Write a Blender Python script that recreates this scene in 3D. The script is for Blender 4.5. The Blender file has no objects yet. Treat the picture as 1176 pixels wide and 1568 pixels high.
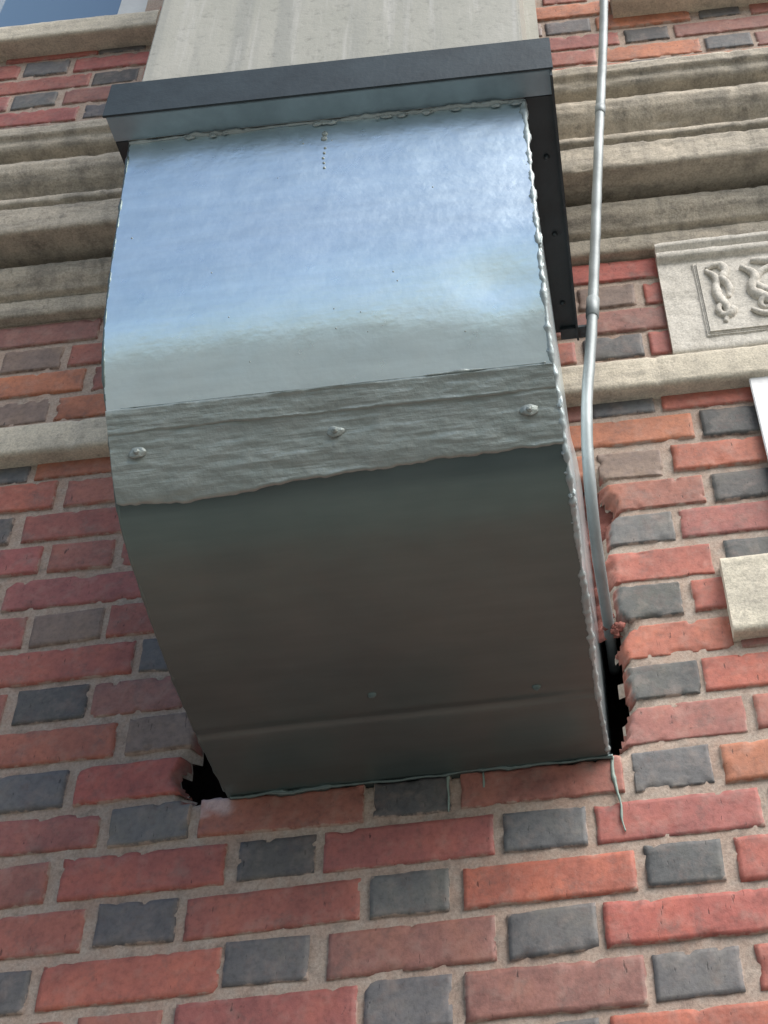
import bpy, math, random
import numpy as np
from mathutils import Matrix, Vector
random.seed(7); np.random.seed(7)
EYE=1.6; D=1.564
col=bpy.context.scene.collection

# ---------------------------------------------------------------- noise
def _hash(ix,iy,iz,seed):
    h=(ix.astype(np.int64)*374761393+iy.astype(np.int64)*668265263+iz.astype(np.int64)*2147483647+seed*974634777)&0xffffffff
    h=((h^(h>>13))*1274126177)&0xffffffff
    h=(h^(h>>16))&0xffffffff
    return h.astype(np.float64)/4294967295.0
def vnoise(x,y,z,s,seed=0):
    x=np.asarray(x,float)*s;y=np.asarray(y,float)*s;z=np.asarray(z,float)*s
    x,y,z=np.broadcast_arrays(x,y,z)
    ix=np.floor(x);iy=np.floor(y);iz=np.floor(z)
    fx=x-ix;fy=y-iy;fz=z-iz
    fx=fx*fx*(3-2*fx);fy=fy*fy*(3-2*fy);fz=fz*fz*(3-2*fz)
    r=0
    for a in(0,1):
        for b in(0,1):
            for c in(0,1):
                w=(fx if a else 1-fx)*(fy if b else 1-fy)*(fz if c else 1-fz)
                r=r+w*_hash(ix+a,iy+b,iz+c,seed)
    return r*2-1
def fbm(x,y,z,s,seed=0,o=3):
    r=0;a=1;t=0
    for i in range(o):
        r=r+a*vnoise(x,y,z,s*2.07**i,seed+i*17);t+=a;a*=.55
    return r/t

# ---------------------------------------------------------------- mesh helpers
def link(ob,parent=None):
    col.objects.link(ob)
    if parent: ob.parent=parent
    return ob
def empty(name):
    e=bpy.data.objects.new(name,None); col.objects.link(e); return e
def mesh_ob(name,verts,faces,mat,parent=None,smooth=True):
    me=bpy.data.meshes.new(name)
    me.from_pydata([tuple(v) for v in verts],[],[tuple(f) for f in faces])
    me.update()
    if smooth: me.polygons.foreach_set('use_smooth',[True]*len(me.polygons))
    me.materials.append(mat)
    return link(bpy.data.objects.new(name,me),parent)
def np_mesh(name,V,F,mat,parent=None,smooth=True):
    me=bpy.data.meshes.new(name)
    V=np.asarray(V,np.float32);F=np.asarray(F,np.int32)
    me.vertices.add(len(V));me.vertices.foreach_set('co',V.ravel())
    me.loops.add(F.size);me.loops.foreach_set('vertex_index',F.ravel())
    me.polygons.add(len(F))
    me.polygons.foreach_set('loop_start',np.arange(0,F.size,4,dtype=np.int32))
    try: me.polygons.foreach_set('loop_total',np.full(len(F),4,dtype=np.int32))
    except Exception: pass
    me.update(calc_edges=True);me.validate()
    if smooth: me.polygons.foreach_set('use_smooth',np.ones(len(me.polygons),bool))
    me.materials.append(mat)
    return link(bpy.data.objects.new(name,me),parent)
def P(x,yo,z): return (x,-yo,z+EYE)
def grid_faces(nu,nv,off=0,flip=False):
    i,j=np.meshgrid(np.arange(nu-1),np.arange(nv-1),indexing='ij')
    a=(i*nv+j+off).ravel();b=a+nv;c=b+1;d=a+1
    F=np.stack([a,b,c,d],1)
    return F[:,::-1] if flip else F
def box(name,x0,x1,o0,o1,z0,z1,mat,parent=None,bev=.003,absz=False):
    zz=0 if absz else EYE
    v=[(x,-o,z+zz) for x in(x0,x1) for o in(o0,o1) for z in(z0,z1)]
    f=[(0,1,3,2),(4,6,7,5),(0,4,5,1),(2,3,7,6),(0,2,6,4),(1,5,7,3)]
    ob=mesh_ob(name,v,f,mat,parent,False)
    import bmesh
    bm=bmesh.new();bm.from_mesh(ob.data);bmesh.ops.recalc_face_normals(bm,faces=bm.faces)
    if bev>0: bmesh.ops.bevel(bm,geom=list(bm.edges),offset=bev,segments=2,affect='EDGES')
    bm.to_mesh(ob.data);bm.free()
    return ob
def spline(pts,n):
    pts=np.array(pts,float)
    Q=np.vstack([2*pts[0]-pts[1],pts,2*pts[-1]-pts[-2]])
    L=np.r_[0,np.cumsum(np.linalg.norm(np.diff(pts,axis=0),axis=1))];L/=L[-1]
    out=[]
    for t in np.linspace(0,1,n):
        k=min(np.searchsorted(L,t,side='right')-1,len(pts)-2)
        u=(t-L[k])/(L[k+1]-L[k]);p0,p1,p2,p3=Q[k:k+4]
        out.append(.5*((2*p1)+(-p0+p2)*u+(2*p0-5*p1+4*p2-p3)*u*u+(-p0+3*p1-3*p2+p3)*u**3))
    return np.array(out)
def tube(name,path,rad,mat,parent=None,seg=12,lump=0,lscale=60,squash=None,seed=1,caps=True):
    path=np.array(path,float);n=len(path)
    rad=np.full(n,rad) if np.isscalar(rad) else np.array(rad)
    T=np.gradient(path,axis=0);T/=np.linalg.norm(T,axis=1)[:,None]+1e-12
    up=np.array([.31,.22,.92]) if abs(T[0][2])<.8 else np.array([.1,-1,.05])
    V=[]
    for i in range(n):
        a=np.cross(T[i],up);a/=np.linalg.norm(a);b=np.cross(a,T[i])
        for k in range(seg):
            th=2*math.pi*k/seg
            d=a*math.cos(th)+b*math.sin(th)
            V.append(path[i]+d*rad[i])
    V=np.array(V)
    if lump>0:
        c=np.repeat(path,seg,axis=0);dd=V-c
        m=1+lump*fbm(V[:,0],V[:,1],V[:,2],lscale,seed,3)*1.6
        V=c+dd*np.maximum(m,.1)[:,None]
    F=[]
    for i in range(n-1):
        for k in range(seg):
            k2=(k+1)%seg
            F.append((i*seg+k,i*seg+k2,(i+1)*seg+k2,(i+1)*seg+k))
    if caps:
        F.append(tuple(range(seg))[::-1]);F.append(tuple((n-1)*seg+k for k in range(seg)))
    return mesh_ob(name,V,F,mat,parent)

# ---------------------------------------------------------------- materials
def newmat(name):
    m=bpy.data.materials.new(name);m.use_nodes=True
    nt=m.node_tree;b=nt.nodes['Principled BSDF'];return m,nt,b
def N(nt,t,**k):
    n=nt.nodes.new(t)
    for a,v in k.items(): setattr(n,a,v)
    return n
def coords(nt,scale=(1,1,1)):
    g=N(nt,'ShaderNodeNewGeometry');mp=N(nt,'ShaderNodeMapping');mp.inputs['Scale'].default_value=scale
    nt.links.new(g.outputs['Position'],mp.inputs['Vector']);return mp.outputs['Vector']
def noise(nt,vec,s,d=4,r=.6):
    n=N(nt,'ShaderNodeTexNoise');n.inputs['Scale'].default_value=s;n.inputs['Detail'].default_value=d;n.inputs['Roughness'].default_value=r
    nt.links.new(vec,n.inputs['Vector']);return n.outputs['Fac']
def ramp(nt,fac,stops):
    r=N(nt,'ShaderNodeValToRGB');e=r.color_ramp.elements
    while len(e)<len(stops): e.new(.5)
    for i,(p,c) in enumerate(stops):
        e[i].position=p;e[i].color=(c,c,c,1) if not hasattr(c,'__len__') else (*c,1)
    nt.links.new(fac,r.inputs['Fac']);return r.outputs['Color']
def mix(nt,fac,a,b,mode='MIX'):
    m=N(nt,'ShaderNodeMix',data_type='RGBA',blend_type=mode)
    for s,v in((m.inputs[0],fac),(m.inputs[6],a),(m.inputs[7],b)):
        if hasattr(v,'is_output'): nt.links.new(v,s)
        elif hasattr(v,'__len__'): s.default_value=(*v,1)
        else: s.default_value=v
    return m.outputs[2]
def math_(nt,op,a,b=0.0):
    m=N(nt,'ShaderNodeMath',operation=op)
    for s,v in((m.inputs[0],a),(m.inputs[1],b)):
        if hasattr(v,'is_output'): nt.links.new(v,s)
        else: s.default_value=v
    return m.outputs[0]
def bump(nt,b,h,strength=.5,dist=.002,prev=None):
    n=N(nt,'ShaderNodeBump');n.inputs['Strength'].default_value=strength;n.inputs['Distance'].default_value=dist
    nt.links.new(h,n.inputs['Height'])
    if prev: nt.links.new(prev,n.inputs['Normal'])
    if b: nt.links.new(n.outputs[0],b.inputs['Normal'])
    return n.outputs[0]

def m_brick():
    m,nt,b=newmat('brick_faces')
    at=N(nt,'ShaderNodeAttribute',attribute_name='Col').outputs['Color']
    ed=N(nt,'ShaderNodeAttribute',attribute_name='edge').outputs['Fac']
    v=coords(nt);vs=coords(nt,(1,1,.28))
    n1=noise(nt,v,11,5,.65);n2=noise(nt,v,110,5,.7);n3=noise(nt,vs,160,3,.6);n4=noise(nt,v,35,4,.6);n5=noise(nt,v,20,6,.75)
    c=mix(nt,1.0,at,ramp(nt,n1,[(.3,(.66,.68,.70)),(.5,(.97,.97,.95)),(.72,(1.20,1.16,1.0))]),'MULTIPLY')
    c=mix(nt,1.0,c,ramp(nt,n2,[(.28,.70),(.5,1.0),(.75,1.16)]),'MULTIPLY')
    c=mix(nt,ramp(nt,n5,[(.53,0),(.68,.55)]),c,(.14,.095,.085))
    dust=ramp(nt,n4,[(.50,0),(.78,.34)])
    c=mix(nt,dust,c,(.39,.295,.25))
    e=math_(nt,'ADD',ed,math_(nt,'MULTIPLY',math_(nt,'SUBTRACT',n4,.5),-.009))
    e=math_(nt,'ADD',e,math_(nt,'MULTIPLY',math_(nt,'SUBTRACT',n2,.5),-.006))
    sm=ramp(nt,math_(nt,'MULTIPLY',e,100.0),[(.02,.8),(.20,.0)])
    c=mix(nt,sm,c,(.39,.30,.25))
    pit=ramp(nt,n3,[(.27,.38),(.34,1)])
    c=mix(nt,1.0,c,pit,'MULTIPLY')
    nt.links.new(c,b.inputs['Base Color']);b.inputs['Roughness'].default_value=.62
    h=mix(nt,.5,n2,pit);p=bump(nt,None,h,.6,.0018);bump(nt,b,n4,.45,.003,p)
    return m
def m_mortar():
    m,nt,b=newmat('mortar')
    v=coords(nt);n1=noise(nt,v,9,4);n2=noise(nt,v,220,4,.7);n3=noise(nt,v,45,4)
    c=mix(nt,ramp(nt,n1,[(.35,0),(.65,1)]),(.42,.33,.27),(.39,.28,.225))
    c=mix(nt,ramp(nt,n3,[(.4,0),(.7,.6)]),c,(.44,.39,.34))
    c=mix(nt,ramp(nt,noise(nt,v,28,5,.7),[(.52,0),(.68,.6)]),c,(.20,.16,.135))
    c=mix(nt,1.0,c,ramp(nt,n2,[(.3,.70),(.6,1.06)]),'MULTIPLY')
    nt.links.new(c,b.inputs['Base Color']);b.inputs['Roughness'].default_value=.9
    bump(nt,b,n2,.6,.0015);return m
def m_stone(name,c1,c2,dark,amt=.5,streak=False):
    m,nt,b=newmat(name)
    v=coords(nt);vl=coords(nt,(.35,1,1.6));vv=coords(nt,(1.6,1,.22))
    n1=noise(nt,v,5,5,.65);n2=noise(nt,v,260,4,.7);n3=noise(nt,vl,22,5,.7);n4=noise(nt,v,60,4,.6);n5=noise(nt,vv,18,4,.6);n6=noise(nt,v,30,6,.75)
    c=mix(nt,ramp(nt,n1,[(.35,0),(.65,1)]),c1,c2)
    c=mix(nt,ramp(nt,n3,[(.46,0),(.70,amt)]),c,dark)
    c=mix(nt,ramp(nt,n5,[(.48,0),(.72,amt*.8)]),c,dark)
    c=mix(nt,ramp(nt,n6,[(.58,0),(.66,amt*.6)]),c,tuple(q*.6 for q in dark))
    c=mix(nt,1.0,c,ramp(nt,n2,[(.3,.7),(.6,1.08)]),'MULTIPLY')
    c=mix(nt,1.0,c,ramp(nt,n4,[(.25,.72),(.45,1.0)]),'MULTIPLY')
    nt.links.new(c,b.inputs['Base Color']);b.inputs['Roughness'].default_value=.88
    p=bump(nt,None,n2,.6,.0015);bump(nt,b,n4,.6,.003,p);return m
def m_duct(name,ca,cb,metal,r0,r1,bs=.25,brush=.10):
    m,nt,b=newmat(name)
    v=coords(nt);vh=coords(nt,(.12,1,1))
    n1=noise(nt,v,6,3);n2=noise(nt,v,95,2,.5);n3=noise(nt,vh,150,4,.65);n4=noise(nt,v,40,3);n5=noise(nt,vh,60,3)
    c=mix(nt,ramp(nt,n1,[(.3,0),(.7,1)]),ca,cb)
    c=mix(nt,1.0,c,ramp(nt,n5,[(.3,.93),(.7,1.04)]),'MULTIPLY')
    nt.links.new(c,b.inputs['Base Color'])
    b.inputs['Metallic'].default_value=metal
    r=ramp(nt,n4,[(.3,r0),(.7,r1)]);nt.links.new(r,b.inputs['Roughness'])
    p=bump(nt,None,n2,bs,.0014);bump(nt,b,n3,brush,.001,p);return m
def m_band():
    m,nt,b=newmat('brushed_mastic_paint')
    vh=coords(nt,(.06,1,1));v=coords(nt)
    n1=noise(nt,vh,280,3,.6);n2=noise(nt,v,45,4);n3=noise(nt,vh,80,3);n4=noise(nt,v,120,4,.7)
    c=mix(nt,ramp(nt,n2,[(.3,0),(.7,1)]),(.27,.31,.295),(.33,.365,.35))
    c=mix(nt,ramp(nt,n1,[(.60,0),(.80,.25)]),c,(.42,.46,.45))
    nt.links.new(c,b.inputs['Base Color']);b.inputs['Metallic'].default_value=.35
    b.inputs['Roughness'].default_value=.40
    p=bump(nt,None,n1,.35,.0014);p=bump(nt,None,n3,.45,.0026,p);p=bump(nt,None,n4,.40,.0020,p);bump(nt,b,n2,.5,.003,p);return m
def m_simple(name,c,rough=.5,metal=0,var=.15,bs=120,bst=.2):
    m,nt,b=newmat(name);v=coords(nt);n=noise(nt,v,12,4);n2=noise(nt,v,bs,3)
    cc=mix(nt,1.0,c,ramp(nt,n,[(.3,1-var),(.7,1+var)]),'MULTIPLY')
    nt.links.new(cc,b.inputs['Base Color']);b.inputs['Roughness'].default_value=rough;b.inputs['Metallic'].default_value=metal
    bump(nt,b,n2,bst,.002);return m
def m_riser():
    m,nt,b=newmat('weathered_beige_paint')
    vv=coords(nt,(1,1,.05));v=coords(nt)
    n1=noise(nt,vv,22,4,.6);n2=noise(nt,v,70,5,.7);n3=noise(nt,v,7,4);n4=noise(nt,vv,60,3,.6)
    c=mix(nt,ramp(nt,n3,[(.35,0),(.65,1)]),(.335,.335,.295),(.385,.38,.34))
    c=mix(nt,ramp(nt,n1,[(.50,0),(.64,.6)]),c,(.26,.265,.245))
    c=mix(nt,ramp(nt,n4,[(.56,0),(.70,.5)]),c,(.48,.475,.45))
    c=mix(nt,1.0,c,ramp(nt,n2,[(.25,.66),(.44,1.0)]),'MULTIPLY')
    nt.links.new(c,b.inputs['Base Color']);b.inputs['Roughness'].default_value=.6
    bump(nt,b,n2,.4,.002);return m
def m_brickproc():
    m,nt,b=newmat('brick_masonry')
    g=N(nt,'ShaderNodeNewGeometry');s=N(nt,'ShaderNodeSeparateXYZ');nt.links.new(g.outputs['Position'],s.inputs[0])
    cx=N(nt,'ShaderNodeCombineXYZ');nt.links.new(math_(nt,'ADD',s.outputs[0],s.outputs[1]),cx.inputs[0]);nt.links.new(s.outputs[2],cx.inputs[1])
    br=N(nt,'ShaderNodeTexBrick');nt.links.new(cx.outputs[0],br.inputs['Vector'])
    br.inputs['Color1'].default_value=(.40,.12,.10,1);br.inputs['Color2'].default_value=(.26,.10,.09,1);br.inputs['Mortar'].default_value=(.42,.32,.26,1)
    br.inputs['Scale'].default_value=1;br.inputs['Brick Width'].default_value=.237;br.inputs['Row Height'].default_value=.0708;br.inputs['Mortar Size'].default_value=.006
    nt.links.new(br.outputs['Color'],b.inputs['Base Color']);b.inputs['Roughness'].default_value=.85;return m
MB=m_brick();MM=m_mortar();MBand=m_band();MR=m_riser();MBP=m_brickproc()
MD=m_duct('aluminium_paint_upper',(.72,.85,.90),(.79,.90,.94),.92,.27,.34,.26,.14)
MDL=m_duct('shaded_duct_paint_lower',(.115,.155,.155),(.145,.185,.18),.60,.28,.36,.10,.12)  # lower duct sheet darkened: underside shade and dark reflections put into the colour
MS=m_stone('weathered_limestone',(.54,.475,.385),(.48,.435,.36),(.20,.185,.16),.85)
MS2=m_stone('pale_limestone',(.66,.60,.49),(.58,.53,.43),(.30,.275,.24),.55)
MSR=m_stone('carved_stone',(.70,.67,.61),(.62,.59,.53),(.34,.32,.28),.40)
MF=m_simple('dark_galvanised_flange',(.030,.042,.048),.5,.2,.3)
ML=m_simple('painted_flange_underside',(.24,.33,.38),.35,.3,.2)
MC=m_simple('caulk_paint',(.38,.44,.45),.48,.35,.2,90,.4)
MCond=m_simple('galvanised_conduit',(.25,.28,.29),.52,.35,.25,60,.3)
MDrip=m_simple('dried_paint_drip',(.22,.28,.25),.55,.1)
MW=m_simple('white_sign_board',(.78,.79,.80),.35)
MFr=m_simple('window_frame_paint',(.58,.60,.60),.5)
m,nt,b=newmat('window_glass');b.inputs['Base Color'].default_value=(.12,.20,.30,1);b.inputs['Roughness'].default_value=.03;b.inputs['IOR'].default_value=2.6;MG=m
MRub=m_simple('broken_brick',(.21,.075,.06),.92,0,.45,90,1.0)

# ================================================================= brick building
BLD=empty('brick_building')
HP=.1187;SP=.2373;PER=.356;CP=.0708;J=.0112
XL,XR=-2.3,2.0;ZB,ZT=-1.6,3.75
def hole_d(x,z):
    xmax=np.interp(z,[.93,.97,1.0,1.04,1.07,1.10,1.13,1.16,1.20,1.26,1.32,1.36,1.43],[.008,.018,.026,.016,.024,.018,.034,.016,.024,.010,.020,.036,.012])
    xmin=np.interp(z,[.93,.96,.99,1.03,1.06],[-.584,-.606,-.598,-.572,-.57])
    d=np.maximum(np.maximum(xmin-x,x-xmax),np.maximum(.930-z,z-1.425))
    return d+.009*fbm(x,0*x,z,24,5,3)+.004*fbm(x,0*x,z,120,9,2)
WINS=[(-1.95,-.965,3.10,3.9),(.23,1.15,2.985,3.9)]
U_=random.uniform
def brick_color(header,n,k):
    r=random.random()
    if header:
        if r<.70:
            g=U_(.085,.15);return (g*U_(.98,1.08),g*1.0,g*U_(.98,1.06))
        if r<.84: return (.22,.16,.135)
        return (.33,.13,.105)
    if r<.05: return (.20,.155,.145)
    if r<.20: return (.43,.165,.095)
    if r<.60: return (U_(.36,.42),U_(.115,.14),U_(.088,.102))
    if r<.86: return (U_(.31,.36),U_(.112,.13),U_(.092,.108))
    return (.28,.13,.11)
Vs=[];Fs=[];Cs=[];Es=[];off=0
nmin=int(math.floor((ZB-.6815)/CP));nmax=int((ZT-.6815)/CP)
for n in range(nmin,nmax+1):
    zc=.6815+CP*n
    c0=-.457 if n%2==0 else -.279
    vis=(.35<zc<3.3)
    k0=int(math.floor((XL-c0)/PER))-1;k1=int((XR-c0)/PER)+1
    for k in range(k0,k1+1):
        for hd in(True,False):
            xc=c0+k*PER+(0 if hd else PER/2)
            w=(HP if hd else SP)-J
            if xc-w/2<XL-.02 or xc+w/2>XR+.02: continue
            xa=xc-w/2+random.gauss(0,.0024);xb=xc+w/2+random.gauss(0,.0024)
            hh=(CP-J)/2;za=zc-hh+random.gauss(0,.0014);zb=zc+hh+random.gauss(0,.0014)
            if any(xc>w_[0]-.01 and xc<w_[1]+.01 and zc>w_[2] for w_ in WINS): continue
            hi=vis and -1.5<xc<.9
            nearhole=(-.75<xc<.25 and .85<zc<1.5)
            st=(.004 if nearhole else .0075) if hi else .03
            nx=max(4,int((xb-xa)/st)+1);nz=(14 if nearhole else 9) if hi else 4
            u=np.linspace(0,1,nx);v=np.linspace(0,1,nz)
            inx=.0018/(xb-xa);inz=.0018/(zb-za)
            u=np.r_[0,inx,u[1:-1],1-inx,1];v=np.r_[0,inz,v[1:-1],1-inz,1]
            U,Vv=np.meshgrid(u,v,indexing='ij')
            X=xa+U*(xb-xa);Z=za+Vv*(zb-za)
            Z=Z+random.gauss(0,.0010)*(U-.5)*2
            ex=np.minimum(X-xa,xb-X);ez=np.minimum(Vv,1-Vv)*(zb-za);E=np.minimum(ex,ez)
            sd=random.randint(0,9999)
            wob=np.clip(1-E/.010,0,1)
            wa=random.choice([.5,.7,1.0,1.6])
            X=X+wob*.0014*wa*fbm(X,0*X,Z,60,sd%91,3);Z=Z+wob*.0015*wa*fbm(X,0*X,Z,40,sd%83+5,3)
            Y=random.gauss(0,.0010)+.0008*fbm(X,0*X,Z,55,3,3)
            Y=Y-np.where(E<.0001,.008,0)-np.where((E>=.0001)&(E<.0035),.0003,0)
            ch=vnoise(X,sd,Z,75,11)
            Y=Y-np.clip(ch-.42,0,1)*.018*np.clip(1-E/.010,0,1)
            dh=hole_d(X,Z)
            near=np.clip(1-dh/np.where(Z>1.13,.016,.011),0,1)*(dh<.03)
            near=near*(np.abs(X+.28)<.38)
            frac=fbm(X,0*X,Z,55,21,3);frac=np.round(frac*5)/5
            Y=Y-(near>0)*(near**.8)*.022*np.maximum(.15,1+1.0*frac)
            raw=np.clip(near*3,0,1)
            V=np.stack([X.ravel(),-Y.ravel(),Z.ravel()+EYE],1)
            Fg=grid_faces(len(u),len(v),0)
            cen=dh.ravel()[Fg].mean(1)
            Fg=Fg[cen>0]
            if len(Fg)==0: continue
            bc=np.array(brick_color(hd,n,k))
            rr=raw.ravel()[:,None]
            cc=bc[None]*(1-rr)+np.array((.29,.105,.08))[None]*rr
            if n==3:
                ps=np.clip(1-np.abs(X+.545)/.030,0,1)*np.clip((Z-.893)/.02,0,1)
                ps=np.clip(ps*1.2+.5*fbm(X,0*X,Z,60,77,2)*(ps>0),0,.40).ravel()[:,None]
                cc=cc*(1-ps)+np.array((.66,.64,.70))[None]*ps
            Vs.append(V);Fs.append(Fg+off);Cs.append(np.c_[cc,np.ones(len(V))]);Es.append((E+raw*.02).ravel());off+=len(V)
V=np.vstack(Vs);F=np.vstack(Fs)
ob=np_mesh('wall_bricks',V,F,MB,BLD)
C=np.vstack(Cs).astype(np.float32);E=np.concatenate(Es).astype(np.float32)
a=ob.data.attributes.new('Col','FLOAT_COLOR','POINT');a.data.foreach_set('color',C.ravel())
a=ob.data.attributes.new('edge','FLOAT','POINT');a.data.foreach_set('value',E)
gx=np.arange(XL,XR+.001,.012);gz=np.arange(ZB,ZT+.001,.0118)
X,Z=np.meshgrid(gx,gz,indexing='ij')
Yo=-.0042+.0014*fbm(X,0*X,Z,60,31,3)
dh=hole_d(X,Z);near=np.clip(1-dh/.016,0,1)*(np.abs(X+.28)<.38)
Yo=Yo-near*.03
Fg=grid_faces(len(gx),len(gz));
xc=X.ravel()[Fg].mean(1);zc=Z.ravel()[Fg].mean(1)
keep=dh.ravel()[Fg].mean(1)>0
for w_ in WINS: keep&=~((xc>w_[0])&(xc<w_[1])&(zc>w_[2]))
np_mesh('mortar_joints',np.stack([X.ravel(),-Yo.ravel(),Z.ravel()+EYE],1),Fg[keep],MM,BLD)
gx=np.arange(-.16,.075,.0045);gz=np.arange(1.135,1.46,.0045)
X,Z=np.meshgrid(gx,gz,indexing='ij')
q=fbm(X,0*X,Z,22,301,3);q=np.round(q*4)/4
Yo=-.034+.016*q+.006*fbm(X,0*X,Z,90,305,3)-.05*np.clip((-.0-X)/.05,0,1)
Yo=np.minimum(Yo,-.0125)
np_mesh('broken_brick_core',np.stack([X.ravel(),-Yo.ravel(),Z.ravel()+EYE],1),grid_faces(len(gx),len(gz)),MRub,BLD,False)
HB=13.0
MBr=m_simple('rubble_masonry',(.08,.045,.04),.95,0,.4,60,.8)
box('masonry_core',XL,XR,-9,-.32,0,ZT+EYE,MBr,BLD,0,True)
box('wall_west',-9,XL,-9,0,0,ZT+EYE,MBP,BLD,0,True)
box('wall_east',XR,9,-9,0,0,ZT+EYE,MBP,BLD,0,True)
box('wall_upper',-9,9,-9,0,ZT+EYE,HB,MBP,BLD,0,True)

def extrude(name,prof,x0,x1,mat,amp=.0012,dx=.012,joints=(),step=.006,seed=3,big=0):
    pr=np.array(prof,float);pts=[pr[0]]
    for a_,b_ in zip(pr[:-1],pr[1:]):
        L=np.linalg.norm(b_-a_);k=max(1,int(L/step))
        for i in range(1,k+1): pts.append(a_+(b_-a_)*i/k)
    pts=np.array(pts);gx=np.linspace(x0,x1,int((x1-x0)/dx)+2)
    X,O=np.meshgrid(gx,pts[:,0],indexing='ij');_,Z=np.meshgrid(gx,pts[:,1],indexing='ij')
    dn=fbm(X,O,Z,70,seed,3)*amp+fbm(X,O,Z,12,seed+4,2)*amp*.9
    ero=np.clip(fbm(X,O*2,Z*2,30,seed+9,3)-.3,0,1)*(.008+big)
    O2=O+dn-ero*(O>.01);Z2=Z+dn*.5
    for j in joints:
        O2=O2-.006*np.exp(-((X-j)/.004)**2)*(O>.005)
    V=np.stack([X.ravel(),-O2.ravel(),Z2.ravel()+EYE],1)
    ob=np_mesh(name,V,grid_faces(len(gx),len(pts)),mat,BLD)
    for e,s in((0,1),(len(gx)-1,-1)):
        vs=V[e*len(pts):(e+1)*len(pts)]
        vv=[tuple(q) for q in vs]+[(vs[-1][0],.02,vs[-1][2]),(vs[0][0],.02,vs[0][2])]
        mesh_ob(name+'_end',vv,[tuple(range(len(vv)))],mat,BLD,False)
    return ob
cor=[(-.01,1.990),(.016,1.992),(.020,2.000),(.024,2.028),(.020,2.032),(.034,2.036),(.040,2.046),(.052,2.062),(.058,2.078),(.060,2.090),
     (.052,2.096),(.030,2.098),(.012,2.104),(.012,2.124),(.110,2.126),(.113,2.130),(.115,2.134),(.113,2.202),(.107,2.206),(.107,2.210),(.118,2.214),(.119,2.228),(.098,2.232),(.096,2.242),
     (.106,2.254),(.124,2.268),(.138,2.286),(.143,2.306),(.137,2.326),(.122,2.340),(.120,2.350),(.142,2.356),(.150,2.364),(.152,2.380),(.162,2.386),(.162,2.412),(.150,2.416),(-.01,2.43)]
extrude('stone_cornice',cor,XL,XR,MS,.0016,.010,(-1.6,-.72,.38,1.3),step=.005,big=.005)
band=[(-.01,1.606),(.024,1.608),(.030,1.612),(.031,1.640),(.030,1.672),(.024,1.682),(.010,1.690),(-.01,1.692)]
extrude('stone_string_course',band,XL,XR,MS2,.0012,.012,(-1.7,-.86,.146,1.1),seed=13)
sill=[(-.05,3.005),(.045,3.007),(.050,3.012),(.051,3.065),(.046,3.080),(.02,3.095),(-.07,3.115)]
extrude('window_sill',sill,-2.05,-.90,MS2,.0012,seed=23)
sill2=[(-.05,2.885),(.045,2.887),(.050,2.892),(.051,2.95),(.046,2.965),(.02,2.975),(-.07,2.99)]
extrude('window_sill_right',sill2,.185,1.2,MS2,.0012,seed=29)
for nm,(a_,b_,z0,z1) in zip(('w','e'),WINS):
    box('window_glass_'+nm,a_,b_,-.075,-.07,z0-.02,z1,MG,BLD,0)
    box('window_frame_a_'+nm,a_,a_+.085,-.068,-.02,z0-.02,z1,MFr,BLD)
    box('window_frame_b_'+nm,b_-.085,b_,-.068,-.02,z0-.02,z1,MFr,BLD)
    box('window_frame_c_'+nm,a_+.086,b_-.086,-.066,-.025,z0-.01,z0+.05,MFr,BLD)
    box('window_frame_d_'+nm,(a_+b_)/2-.02,(a_+b_)/2+.02,-.064,-.03,z0+.052,z1,MFr,BLD)
lb=[(-.01,1.088),(.020,1.089),(.024,1.094),(.025,1.218),(.021,1.225),(-.01,1.227)]
extrude('stone_block',lb,.190,.95,MS2,.0010,seed=41)
rp=[(-.01,1.690),(.010,1.698),(.014,1.704),(.014,1.945),(.026,1.950),(.028,1.962),(.018,1.966),(.020,1.972),(.030,1.976),(.032,1.986),(-.01,1.992)]
extrude('relief_frame',rp,.179,.86,MSR,.0012,seed=51,big=.004)
box('relief_tile',.247,.79,.008,.021,1.733,1.930,MSR,BLD,.003)
box('relief_tile_fillet',.242,.795,.006,.0165,1.728,1.935,MSR,BLD,.002)
def rc(name,pts,r):
    p=spline(pts,40);path=[P(q[0],.0225+.002*math.sin(i*.3),q[1]) for i,q in enumerate(p)]
    rad=[r*(.55+.6*math.sin(math.pi*min(1,i/39*1.0))) for i in range(40)]
    tube(name,path,rad,MSR,BLD,10,.25,80)
def scroll(cx,cz,r0,turns,ph,s=1,name='relief_scroll'):
    pts=[(cx+s*(r0*(1-t*.85))*math.cos(ph+t*turns*6.283),cz+(r0*(1-t*.85))*math.sin(ph+t*turns*6.283)) for t in np.linspace(0,1,14)]
    rc(name,pts,.007)
for s,cx in((1,.30),(-1,.74)):
    q=lambda x:cx+s*x
    rc('relief_stem',[(q(-.035),1.90),(q(-.02),1.87),(q(-.025),1.83),(q(-.012),1.79),(q(-.02),1.755)],.008)
    rc('relief_leaf',[(q(-.035),1.905),(q(-.01),1.912),(q(.0),1.895),(q(-.01),1.87),(q(.0),1.845),(q(-.005),1.82)],.008)
    scroll(q(-.012),1.785,.018,1.2,2.0,s)
    scroll(q(.085),1.85,.048,1.4,.3,s);scroll(q(.06),1.79,.03,1.3,3.4,s);scroll(q(.14),1.80,.03,1.3,1.0,-s)
    rc('relief_leaf',[(q(.03),1.90),(q(.05),1.87),(q(.04),1.83),(q(.07),1.80),(q(.11),1.76),(q(.17),1.755)],.010)
    rc('relief_leaf',[(q(.05),1.915),(q(.09),1.905),(q(.13),1.90),(q(.16),1.87),(q(.17),1.83)],.009)
scroll(.52,1.85,.035,1.2,0);rc('relief_leaf',[(.52,1.75),(.51,1.79),(.53,1.83),(.52,1.91)],.010)

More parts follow.
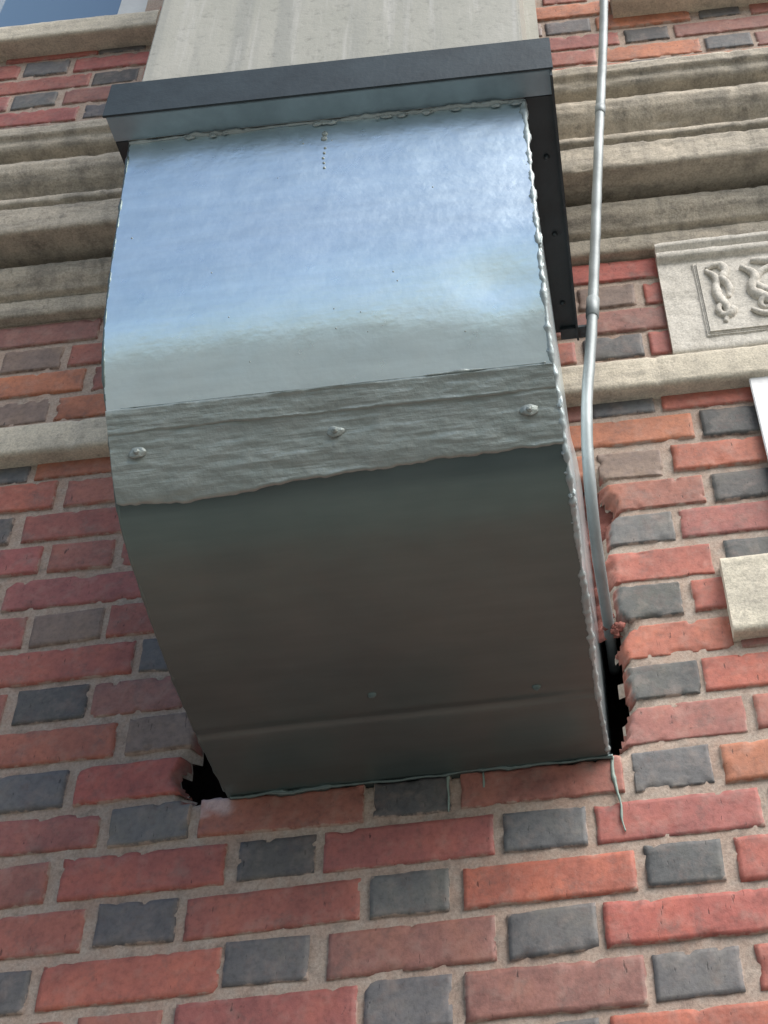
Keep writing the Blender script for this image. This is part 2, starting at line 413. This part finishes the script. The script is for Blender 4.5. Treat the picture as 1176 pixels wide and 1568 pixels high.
# ================================================================= duct
DUCT=empty('ventilation_duct')
PS=spline([(-.12,.905),(-.0,.918),(.129,.940),(.25,.962),(.36,.994),(.43,1.020),(.472,1.052),(.508,1.105),(.545,1.165),(.570,1.218),(.586,1.285),(.600,1.38),(.622,1.557)],260)
def xl(z): return np.interp(z,[.90,.94,1.04,1.17,1.557],[-.524,-.537,-.541,-.549,-.551])
def xr(z): return np.interp(z,[.90,.94,1.04,1.17,1.557],[-.003,-.014,-.018,-.024,-.027])
Tn=np.gradient(PS,axis=0);Tn/=np.linalg.norm(Tn,axis=1)[:,None]
Nn=np.stack([Tn[:,1],-Tn[:,0]],1)
def disp(x,s_z,yo):
    d=.0018*fbm(x,yo*.6,s_z*.6,5,61,2)+.0005*fbm(x,yo,s_z,22,67,2)
    d=d-.0045*np.exp(-(((x+.075)/.05)**2+((s_z-1.235)/.035)**2))
    d=d-.0022*np.exp(-((yo-.129)/.006)**2)
    return d
nx=110;us=np.linspace(0,1,nx)
n_s=len(PS);S,U=np.meshgrid(np.arange(n_s),us,indexing='ij')
ZZ=PS[S,1];YY=PS[S,0];XX=xl(ZZ)+U*(xr(ZZ)-xl(ZZ))
dd=disp(XX,ZZ,YY)
dd=dd+.009*U*np.exp(-((ZZ-1.31)/.07)**2)
Yf=YY+Nn[S,0]*dd;Zf=ZZ+Nn[S,1]*dd
ob=np_mesh('elbow_face',np.stack([XX.ravel(),-Yf.ravel(),Zf.ravel()+EYE],1),grid_faces(n_s,nx),MD,DUCT)
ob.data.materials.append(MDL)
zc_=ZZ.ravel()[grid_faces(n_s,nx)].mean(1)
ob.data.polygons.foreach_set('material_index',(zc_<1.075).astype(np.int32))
def surf(x,z,lift=0):
    i=int(np.argmin(np.abs(PS[:,1]-z)));u=(x-xl(PS[i,1]))/(xr(PS[i,1])-xl(PS[i,1]))
    j=int(np.clip(round(u*(nx-1)),0,nx-1))
    return (x,-(Yf[i,j]+Nn[i,0]*lift),Zf[i,j]+Nn[i,1]*lift+EYE)
bk=spline([(-.12,1.42),(.02,1.44),(.08,1.47),(.12,1.557)],n_s)
for nm,j in(('side_panel_left',0),('side_panel_right',nx-1)):
    V=[];m_=16
    for i in range(n_s):
        a_=np.array([XX[i,j],Yf[i,j],Zf[i,j]]);b_=np.array([XX[i,j]+(.010 if j else -.006),bk[i,0],bk[i,1]])
        for k in range(m_):
            q=a_+(b_-a_)*k/(m_-1);V.append((q[0],-q[1],q[2]+EYE))
    np_mesh(nm,V,grid_faces(n_s,m_),MD,DUCT)
V=[]
for i in range(n_s):
    for j,o in((0,-.006),(nx-1,.010)): V.append((XX[i,j]+o,-bk[i,0],bk[i,1]+EYE))
np_mesh('back_panel',V,grid_faces(n_s,2),MD,DUCT)

def band_strip(name,z0f,z1f,lift,mat,seed,rough=.0012,nn=520,mm=48,wob=1.0,lipa=1.0):
    us_=np.linspace(0,1,nn);x_=-.545+us_*.525
    z0=z0f(x_)+wob*(.0055*fbm(x_,0*x_,0*x_,7,seed,4)+.0008*vnoise(x_,0*x_,0*x_,130,seed+3))
    z1=z1f(x_)+wob*(.0018*fbm(x_,5+0*x_,0*x_,11,seed+1,4))
    t=np.linspace(0,1,mm)
    Uu,T=np.meshgrid(us_,t,indexing='ij')
    Zt=z0[:,None]+(z1-z0)[:,None]*T
    Uu=Uu.ravel();T=T.ravel();Zt=Zt.ravel()
    zs=PS[:,1];mono=np.arange(n_s)[zs>.95]
    iz=np.interp(Zt,zs[mono],mono);i0=np.clip(iz.astype(int),0,n_s-2);f=iz-i0
    jj=np.clip(Uu*(nx-1),0,nx-1.001);j0=jj.astype(int);g=jj-j0
    def bil(A): return (A[i0,j0]*(1-f)*(1-g)+A[i0+1,j0]*f*(1-g)+A[i0,j0+1]*(1-f)*g+A[i0+1,j0+1]*f*g)
    X=bil(XX);Yv=bil(Yf);Zv=bil(Zf);nn_=Nn[i0]*(1-f)[:,None]+Nn[np.clip(i0+1,0,n_s-1)]*f[:,None]
    edge=np.minimum(T,1-T)*(mm-1)
    l=lift+rough*fbm(X*.10,0*X,Zv,240,seed+7,3)+rough*1.5*fbm(X*.4,0*X,Zv,45,seed+8,4)
    l=np.maximum(l,.0005)
    pres=np.clip(fbm(X,0*X,0*X,7,seed+20,3)*1.8+.5,0,1.6)
    lip=np.exp(-((1-T)*(mm-1)/1.8)**2)*.0030*pres*lipa*(1+fbm(X,0*X,Zv,50,seed+2,2))
    lip+=np.exp(-(T*(mm-1)/1.4)**2)*.0020*pres*lipa*(1+fbm(X,0*X,Zv,60,seed+12,2))
    l=np.where(edge<.5,-.0006,l+lip)
    Yv=Yv+nn_[:,0]*l;Zv=Zv+nn_[:,1]*l
    return np_mesh(name,np.stack([X,-Yv,Zv+EYE],1),grid_faces(nn,mm),mat,DUCT)
band_strip('lap_seam_mastic',lambda x:1.050+.005*np.sin((x+.3)*7),lambda x:1.139+0*x,.0024,MBand,71,.0012)
band_strip('lap_seam_fold',lambda x:1.112+0*x,lambda x:1.139+0*x,.0040,MBand,75,.0010,400,18,.6,.9)
p=[surf(-.53+.5*t,1.1395+.0008*math.sin(t*9),.001) for t in np.linspace(0,1,260)]
tube('lap_edge_bead',p,[.0003+.0044*max(0,float(fbm(q[0],0,0,16,91,3))+.08) for q in p],MBand,DUCT,8,.7,60,seed=5)
def blob(name,c,r,mat,par,flat=.6,seed=0,nrm=(0,-1,-.3),f=1.7,am=.28,sx=1.0,sz=1.0):
    import bmesh
    bm=bmesh.new();bmesh.ops.create_icosphere(bm,subdivisions=3,radius=1)
    nr=Vector(nrm).normalized();q=Vector((0,0,1)).rotation_difference(nr)
    co=np.array([v.co[:] for v in bm.verts]);d=1+am*fbm(co[:,0]+seed*3.1,co[:,1],co[:,2],f,seed,3)
    for v,dk in zip(bm.verts,d):
        w=q@(Vector((v.co.x*dk,v.co.y*dk,v.co.z*flat*dk))*r);w.x*=sx;w.z*=sz
        v.co=Vector(c)+w
    me=bpy.data.meshes.new(name);bm.to_mesh(me);bm.free()
    me.polygons.foreach_set('use_smooth',[True]*len(me.polygons));me.materials.append(mat)
    return link(bpy.data.objects.new(name,me),par)
for i,(x_,z_) in enumerate([(-.513,1.093),(-.282,1.095),(-.055,1.094)]):
    blob('screw_head',surf(x_,z_,.0018),.0080,MBand,DUCT,.42,i+3,f=2.0,am=.35,sx=1.3)
    blob('screw_tip',surf(x_,z_-.001,.0045),.0036,MBand,DUCT,.9,i+9,f=2.5,am=.5)
for i,(x_,z_) in enumerate([(-.29,1.53),(-.291,1.52),(-.289,1.503),(-.290,1.493),(-.291,1.484),(-.290,1.474),(-.289,1.462)]):
    blob('paint_lump',surf(x_,z_,.0004),.0042 if i<2 else .0019,MBand,DUCT,.5,i+31)
for i in range(16):
    x_=U_(-.53,-.04);z_=U_(1.17,1.54)
    blob('paint_nib',surf(x_,z_,.0001),U_(.0006,.0013),MBand,DUCT,.5,i+60)
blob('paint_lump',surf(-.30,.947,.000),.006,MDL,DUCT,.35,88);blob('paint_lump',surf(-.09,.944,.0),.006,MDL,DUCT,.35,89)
def edge_path(j,z0,z1,offx,lift,n=420):
    idx=np.linspace(0,n_s-1,n);out=[]
    for q in idx:
        i=int(min(q,n_s-2));f=q-i
        g=lambda A:A[i]*(1-f)+A[i+1]*f
        if not z0<=g(PS[:,1])<=z1: continue
        nn_=g(Nn)
        out.append((g(XX[:,j])+offx,-(g(Yf[:,j])+nn_[0]*lift),g(Zf[:,j])+nn_[1]*lift+EYE))
    return out
pr_=edge_path(nx-1,.92,1.556,.0005,-.002)
rr=[.0036+.0028*float(fbm(i*.02,0,0,9,5,4)) for i in range(len(pr_))]
tube('corner_caulk_right',pr_,rr,MC,DUCT,10,.45,120,seed=12)
pl_=edge_path(0,.92,1.556,0,-.0018)
rr=[.0022+.0012*float(fbm(i*.02,3,0,7,6,4)) for i in range(len(pl_))]
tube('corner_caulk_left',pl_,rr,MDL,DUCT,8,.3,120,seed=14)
for i in range(34):
    q=pr_[random.randint(140,len(pr_)-5)]
    blob('caulk_lump',(q[0]+U_(-.006,.002),q[1]-.0002,q[2]),U_(.0020,.0046),MC,DUCT,.35,i+100,(-.2,-1,-.4),2.2,.6,1.0,U_(1.2,3))
xs=np.linspace(-.551,-.026,330)
tube('top_seam_caulk',[(x_,-(.6225+.0006*math.sin(x_*50)),1.5545+EYE-.001*float(1+vnoise(x_,0,0,25,4))) for x_ in xs],
     [.0014+.0030*max(0,float(fbm(x_,0,0,20,44,3)))+(.0014 if x_>-.27 else 0) for x_ in xs],MC,DUCT,10,.6,110,seed=21)
for i in range(20):
    x_=U_(-.30,-.03) if i<16 else U_(-.54,-.3)
    blob('caulk_lump',(x_,-.6233,1.551+EYE-U_(0,.004)),U_(.0016,.0040),MC,DUCT,.35,i+400,(0,-1,-.2),2.2,.6,1.8)
def flange_piece(name,x0,x1,o0,o1,z0,z1,mat=None): return box(name,x0,x1,o0,o1,z0,z1,mat or MF,DUCT,.0008)
FL,FR,FF,ZF=-.570,.0155,.660,1.557
flange_piece('flange_leg_front',FL,FR,.624,FF,ZF,ZF+.003,ML)
flange_piece('flange_lip_front',FL-.004,FR+.002,FF-.0005,FF+.003,ZF+.0005,ZF+.078)
flange_piece('flange_leg_right',-.0245,FR,.21,.6235,ZF+.0003,ZF+.0033)
flange_piece('flange_lip_right',FR-.003,FR+.0005,.20,FF-.001,ZF-.012,ZF+.070)
flange_piece('flange_leg_left',FL,-.5535,.21,.6235,ZF+.0003,ZF+.0033)
flange_piece('flange_lip_left',FL-.0005,FL+.003,.20,FF-.001,ZF+.0035,ZF+.070)
flange_piece('flange_foot',-.012,.034,.200,.222,ZF-.006,ZF+.0002)
for i in range(3): blob('flange_bolt',(-.004,-(.27+.13*i),ZF-.002+EYE),.004,MF,DUCT,.8,i+5,(0,0,-1))
box('riser',-.560,-.020,.165,.620,ZF+.004,4.6,MR,DUCT,.003)
box('riser_strap',-.022,.006,.163,.172,ZF+.10,4.55,MR,DUCT,.001)
blob('riser_bolt',(-.437,-.621,1.690+EYE),.0060,MR,DUCT,.6,71,am=.5)
tube('riser_bolt_drip',[(-.4375+.001*math.sin(t*5),-.6205,1.688+EYE-.03*t) for t in np.linspace(0,1,20)],[.0022*(1-.6*t) for t in np.linspace(0,1,20)],MDrip,DUCT,8,.5,80)

# ================================================================= conduit
COND=empty('electrical_conduit')
cp=spline([P(.230,.25,3.7),P(.185,.25,3.1),P(.144,.25,2.506),P(.088,.237,2.0),P(.0400,.226,1.569),P(.019,.230,1.40),P(.0110,.232,1.31),P(.0070,.205,1.225),P(.0075,.13,1.170),P(.0125,.0,1.145),P(.015,-.12,1.14)],260)
tube('conduit_pipe',cp,.0086,MCond,COND,16,.06,40)
def collar(z,l=.022,r=.0105):
    i=int(np.argmin(np.abs(cp[:,2]-(z+EYE))));t=cp[min(i+2,259)]-cp[i-2];t/=np.linalg.norm(t)
    tube('conduit_coupling',[cp[i]-t*l,cp[i]-t*l*.95,cp[i]+t*l*.95,cp[i]+t*l],[.0085,r,r,.0085],MCond,COND,16)
collar(1.585);collar(2.12,.012,.0098)
for i in range(12):
    t=random.random();q=(random.gauss(.022,.006),-(.03*t-.020),1.135+EYE+random.gauss(0,.016))
    blob('sealant_lump',q,U_(.003,.006),MRub,COND,.5,i+200,(0,-1,0),2.5,.7)
DR=empty('paint_drips_on_wall')
def drip(pts,r,nm):
    p=spline(pts,50);tube(nm,[P(a_,.0008,b_) for a_,b_ in p],[r*(1-.5*i/49) for i in range(50)],MDrip,DR,8,.5,70)
drip([(-.003,.918),(-.004,.89),(-.001,.865),(.002,.845),(.001,.825),(.004,.806)],.0028,'drip')
drip([(-.228,.915),(-.2285,.90),(-.2275,.885),(-.228,.862)],.0022,'drip')
drip([(-.18,.915),(-.1795,.90),(-.18,.893)],.002,'drip')
xs=np.linspace(-.526,-.002,260)
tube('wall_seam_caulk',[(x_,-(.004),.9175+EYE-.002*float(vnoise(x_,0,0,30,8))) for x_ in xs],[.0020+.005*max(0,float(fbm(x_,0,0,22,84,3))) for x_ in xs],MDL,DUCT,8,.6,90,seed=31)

# ================================================================= sign
SG=empty('wall_sign')
box('sign_board',.297,.90,.012,.020,1.25,1.632,MW,SG,.0015)
box('sign_backer',.303,.894,-.002,.0115,1.256,1.626,MF,SG,.001)

# ================================================================= street
MA=m_simple('asphalt',(.05,.05,.052),.9,0,.2,80,.5)
MP=m_simple('concrete_pavement',(.235,.24,.215),.85,0,.12,60,.3)
def sheet(name,x0,x1,y0,y1,z,mat): return mesh_ob(name,[(x0,y0,z),(x1,y0,z),(x1,y1,z),(x0,y1,z)],[(0,1,2,3)],mat,None,False)
sheet('ground',-300,300,-300,300,-.15,MA)
box('pavement',-60,60,-.0,2.2,-.2,0,MP,None,.02,True)
box('kerb',-60,60,2.204,2.35,-.2,.004,MP,None,.015,True)
box('plaza_reflector',-60,60,6.5,23.6,-.2,0,MP,None,.02,True)  # unseen pale plaza, added to brighten the reflection in the duct
OPP=empty('opposite_building')
MO=m_simple('cream_facade',(.80,.74,.58),.9,0,.06,20,.3)
MOW=m_simple('dark_window',(.04,.05,.06),.1,0)
box('facade',-30,30,24,34,-.1,3.3,MO,OPP,.02,True)
box('parapet',-30.3,30.3,23.8,34.2,3.3,3.6,MO,OPP,.02,True)
for i in range(20):
    x_=-28.5+i*3
    box('window',x_,x_+1.4,23.93,24.05,.9,2.5,MOW,OPP,.01,True)
    box('window_ledge',x_-.1,x_+1.5,23.85,23.98,.75,.88,MO,OPP,.01,True)

# ================================================================= light (hazy sun from front right)
el=math.radians(44);az=math.radians(52)   # azimuth measured from -Y towards +X
dirv=Vector((math.sin(az)*math.cos(el),-math.cos(az)*math.cos(el),math.sin(el)))
rot=math.atan2(dirv.x,dirv.y)
w=bpy.data.worlds.new('World');bpy.context.scene.world=w;w.use_nodes=True
nt=w.node_tree;sky=nt.nodes.new('ShaderNodeTexSky');sky.sky_type='NISHITA';sky.sun_disc=False
sky.sun_elevation=el;sky.sun_rotation=rot;sky.air_density=1.2;sky.dust_density=1.8
nt.links.new(sky.outputs[0],nt.nodes['Background'].inputs[0]);nt.nodes['Background'].inputs[1].default_value=.15
sd=bpy.data.lights.new('sun','SUN');sd.energy=5;sd.angle=math.radians(54);sd.color=(1,.96,.90)
so=bpy.data.objects.new('sun',sd);col.objects.link(so)
so.rotation_euler=dirv.to_track_quat('Z','Y').to_euler();so.location=(-3,-8,20)

# ================================================================= camera
cd=bpy.data.cameras.new('camera');cam=bpy.data.objects.new('camera',cd);col.objects.link(cam)
cd.sensor_fit='VERTICAL';cd.sensor_height=36;cd.lens=36*2000/1568;cd.shift_x=-312/1568
cd.clip_start=.01;cd.clip_end=1000
p=math.radians(41.1);r=math.radians(6.2)
cam.matrix_world=Matrix.Translation((0,-D,EYE))@Matrix.Rotation(math.pi/2+p,4,'X')@Matrix.Rotation(-r,4,'Z')
sc=bpy.context.scene;sc.camera=cam
sc.view_settings.view_transform='Standard';sc.view_settings.look='None';sc.view_settings.exposure=0
